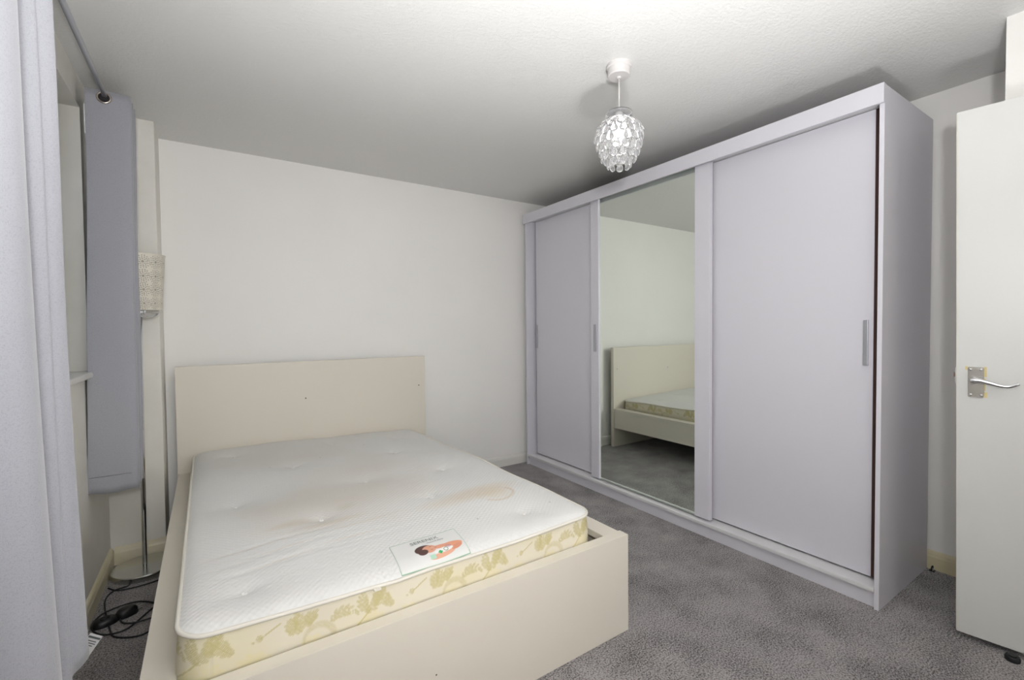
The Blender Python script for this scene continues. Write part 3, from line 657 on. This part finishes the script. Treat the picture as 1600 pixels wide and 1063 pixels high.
# lace shade: dense wall with real holes
NS, NHs = 330, 150; rb, rt, sh = 0.088, 0.110, 0.272
mot = 2*math.pi/12
def hole(th, zf):
    rows = ((0.115, 0.105), (0.36, 0.12), (0.60, 0.12), (0.855, 0.115)); 
    for ri, (rc, hh) in enumerate(rows):
        dz_ = (zf-rc)/hh
        if abs(dz_) < 1.02:
            ph = (th/mot) % 1.0 - 0.5; 
            rr_ = math.hypot(ph*1.95, dz_); an = math.atan2(dz_, ph*1.95)
            if rr_ < 0.20: return True
            if 0.32 < rr_ < 0.50: return math.sin(an*8+1) > 0.15
            if 0.58 < rr_ < 0.76: return math.sin(an*12) > 0.25
            if 0.86 < rr_ < 1.05: return math.sin(an*16) > 0.45
            ph2 = ((th/mot)+0.5) % 1.0 - 0.5; r3 = math.hypot(ph2*1.95, dz_)
            if r3 < 0.42 and abs(dz_) > 0.15: return math.sin(math.atan2(dz_, ph2*1.95)*6) > 0.55 and r3 > 0.12
    return False
vs = []; fs = []
for i in range(NS):
    th = 2*math.pi*i/NS
    for j in range(NHs+1):
        f = j/NHs; r_0 = rb+(rt-rb)*f; vs.append((r_0*math.cos(th), r_0*math.sin(th), sh*f))
for i in range(NS):
    k = (i+1) % NS
    for j in range(NHs):
        if not hole(2*math.pi*(i+0.5)/NS, (j+0.5)/NHs): fs.append((i*(NHs+1)+j, k*(NHs+1)+j, k*(NHs+1)+j+1, i*(NHs+1)+j+1))
shd = link('lamp_shade', mesh('lamp_shade', vs, fs), 'lace', fl, (0.014, 0, 1.318), smooth=True); shd.rotation_euler = (R(1.5), R(-1.0), 0)
md = shd.modifiers.new('thickness', 'SOLIDIFY'); md.thickness = 0.0012
inn = mesh('shade_liner', *[(lambda n_: ([(( (rb-0.004) if j == 0 else (rt-0.004))*math.cos(2*math.pi*i/n_), ((rb-0.004) if j == 0 else (rt-0.004))*math.sin(2*math.pi*i/n_), 0.004 if j == 0 else sh-0.004) for i in range(n_) for j in (0, 1)], [(2*i, 2*((i+1) % n_), 2*((i+1) % n_)+1, 2*i+1) for i in range(n_)]))(64)][0])
M['liner'] = mat('grey_inner_liner', (176, 170, 158), 0.8)
link('shade_liner', inn, 'liner', shd, smooth=True)
for nm, r_0, z_ in (('shade_rim', rb, 0.0), ('shade_rim', rt, sh)):
    link(nm, torus_me(nm, r_0, 0.0022, 'Z', 48, 6), 'lace', shd, (0, 0, z_), smooth=True)
for k in range(3):
    a_ = 2*math.pi*k/3+0.4
    link('spoke', tube_me('spoke', [(0.016*math.cos(a_), 0.016*math.sin(a_), 0.012), ((rb-0.002)*math.cos(a_), (rb-0.002)*math.sin(a_), 0.006)], 0.0015, 6), 'chrome', shd)
# cord, foot switch, plug
def W2(p, z=0.006): return (p[0]-LX, p[1]-LY, z)
cp = [(-0.345, 2.815), (-0.350, 2.785), (-0.392, 2.772), (-0.413, 2.735), (-0.416, 2.673), (-0.401, 2.580), (-0.388, 2.520)]
link('cord', tube_me('cord', catmull([W2(p) if i else W2(p, 0.014) for i, p in enumerate(cp)], 8), 0.0034, 8), 'cord', fl, smooth=True)
cp = [(-0.376, 2.470), (-0.360, 2.400), (-0.345, 2.355), (-0.310, 2.322), (-0.271, 2.304), (-0.240, 2.306), (-0.200, 2.345), (-0.150, 2.42), (-0.13, 2.50), (-0.16, 2.56), (-0.21, 2.53), (-0.247, 2.471), (-0.287, 2.395), (-0.322, 2.361), (-0.378, 2.380), (-0.418, 2.440), (-0.430, 2.500), (-0.405, 2.555), (-0.345, 2.585), (-0.290, 2.590), (-0.235, 2.545), (-0.20, 2.47), (-0.200, 2.41), (-0.243, 2.400), (-0.290, 2.395), (-0.325, 2.430), (-0.338, 2.468)]
zc = [0.006, 0.006, 0.005, 0.005, 0.005, 0.005, 0.005, 0.005, 0.005, 0.005, 0.006, 0.008, 0.010, 0.012, 0.009, 0.006, 0.006, 0.012, 0.012, 0.008, 0.006, 0.011, 0.012, 0.013, 0.016, 0.011, 0.010]
link('cord', tube_me('cord', catmull([W2(p, zc[i]) for i, p in enumerate(cp)], 8), 0.0034, 8), 'cord', fl, smooth=True)
cp = [(-0.20, 2.86), (-0.18, 2.80), (-0.24, 2.765), (-0.32, 2.752), (-0.385, 2.765), (-0.425, 2.815)]
link('cord', tube_me('cord', catmull([W2(p, 0.005) for p in cp], 8), 0.0032, 8), 'cord', fl, smooth=True)
def pebble(name, L, Wd, H, mat_, loc, rot, parent):
    n_, m2 = 28, 10; vs = []; fs = []
    for j in range(m2+1):
        f = j/m2; s_ = math.sin(f*math.pi/2)
        for i in range(n_):
            a_ = 2*math.pi*i/n_; k = math.cos(f*math.pi/2)**0.45 if j < m2 else 0
            vs.append((L/2*k*math.copysign(abs(math.cos(a_))**0.8, math.cos(a_)), Wd/2*k*math.copysign(abs(math.sin(a_))**0.8, math.sin(a_)), H*s_))
    for j in range(m2):
        for i in range(n_): fs.append((j*n_+i, j*n_+(i+1) % n_, (j+1)*n_+(i+1) % n_, (j+1)*n_+i))
    fs.append(tuple(range(n_))[::-1]); o = link(name, mesh(name, vs, fs), mat_, parent, loc, smooth=True); o.rotation_euler = (0, 0, rot); return o
fsw = pebble('foot_switch', 0.085, 0.062, 0.026, 'black', W2((-0.388, 2.482), 0.001), 0.35, fl)
pebble('switch_button', 0.034, 0.026, 0.008, 'rubber', (0.0, 0, 0.023), 0, fsw)
plg = pebble('plug', 0.078, 0.060, 0.034, 'black', W2((-0.322, 2.512), 0.001), 0.5, fl)
for (a_, b2, L_) in ((0.036, 0.0, 0.022), (0.030, 0.016, 0.018), (0.030, -0.016, 0.018)):
    boxes('pin', [(a_, a_+L_, b2-0.003, b2+0.003, 0.010, 0.015)], 'brushed', plg)

# ------------------------------------------------------------------ pendant
PX, PY = 1.482, 1.391
pd = thing('pendant_light', 'clear droplet pendant light shade hanging from the ceiling', 'lamp', (PX, PY, CE))
auto(link('ceiling_rose', lathe_me('ceiling_rose', [(0.052, 0), (0.052, -0.012), (0.047, -0.016), (0.047, -0.044), (0.043, -0.048), (0.010, -0.050), (0.008, -0.056), (0, -0.056)], 48), 'white_plastic', pd))
link('flex', tube_me('flex', [(0, 0, -0.05), (0.001, 0, -0.12), (0, 0, -0.20)], 0.0032, 10), 'white_plastic', pd, smooth=True)
auto(link('lamp_holder', lathe_me('lamp_holder', [(0.006, -0.185), (0.015, -0.190), (0.019, -0.205), (0.019, -0.240), (0, -0.240)], 24), 'white_plastic', pd))
bl = link('bulb', lathe_me('bulb', [(0.0, -0.330), (0.016, -0.326), (0.028, -0.312), (0.031, -0.296), (0.026, -0.276), (0.014, -0.255), (0.013, -0.241), (0, -0.241)], 24), 'bulb', pd, smooth=True)
col = link('collar', lathe_me('collar', [(0.054, -0.200), (0.058, -0.206), (0.058, -0.232), (0.054, -0.234), (0.052, -0.230), (0.052, -0.204)], 48), 'acrylic', pd)
auto(col)
auto(link('collar_plate', lathe_me('collar_plate', [(0.052, -0.2), (0.052, -0.2025), (0.019, -0.2025), (0.019, -0.2)], 40), 'acrylic', pd))
# bead: flattened clear teardrop hanging from its top
def bead_me(L, Wd, Th):
    n_, m2 = 12, 9; vs = [(0, 0, 0)]; fs = []
    for j in range(1, m2):
        f = j/m2; wv_ = math.sin(math.pi*f**1.55)**0.55 if f < 1 else 0
        for i in range(n_):
            a_ = 2*math.pi*i/n_; vs.append((Th/2*wv_*math.cos(a_), Wd/2*wv_*math.sin(a_), -L*f))
    vs.append((0, 0, -L))
    for i in range(n_):
        k = (i+1) % n_; fs.append((0, 1+i, 1+k)[::-1])
        for j in range(m2-2): fs.append((1+j*n_+i, 1+(j+1)*n_+i, 1+(j+1)*n_+k, 1+j*n_+k))
        fs.append((1+(m2-2)*n_+i, len(vs)-1, 1+(m2-2)*n_+k))
    me = mesh('droplet', vs, fs); me.polygons.foreach_set('use_smooth', [True]*len(me.polygons)); me.materials.append(M['acrylic']); fix_normals(me); return me
bm1 = bead_me(0.048, 0.033, 0.009)
tiers = [(0.060, -0.238, 12, 46), (0.080, -0.252, 15, 28), (0.092, -0.275, 17, 13), (0.093, -0.304, 17, 4), (0.085, -0.334, 15, 1), (0.074, -0.362, 13, -2), (0.052, -0.396, 9, -3)]
for ti, (r_0, z_, n_, tilt) in enumerate(tiers):
    rg = link('ring', torus_me('ring', r_0-0.001, 0.0016, 'Z', 40, 6), 'acrylic', pd, (0, 0, z_), smooth=True)
    for i in range(n_):
        a_ = 2*math.pi*(i+0.5*(ti % 2))/n_
        o = bpy.data.objects.new('droplet', bm1); COL.objects.link(o); o.parent = pd
        o.location = (r_0*math.cos(a_), r_0*math.sin(a_), z_+0.002)
        o.rotation_euler = (0, R(-tilt+random.uniform(-4, 4)), a_); 
        s_ = 1.0 if ti < 6 else 0.92; o.scale = (s_, s_*(1.12 if ti < 2 else 1), s_)
for k in range(4):
    a_ = k*math.pi/2+0.3
    link('strut', tube_me('strut', catmull([((r_0-0.003)*math.cos(a_), (r_0-0.003)*math.sin(a_), z_) for r_0, z_, _, _ in tiers], 3), 0.0014, 6), 'acrylic', pd, smooth=True)
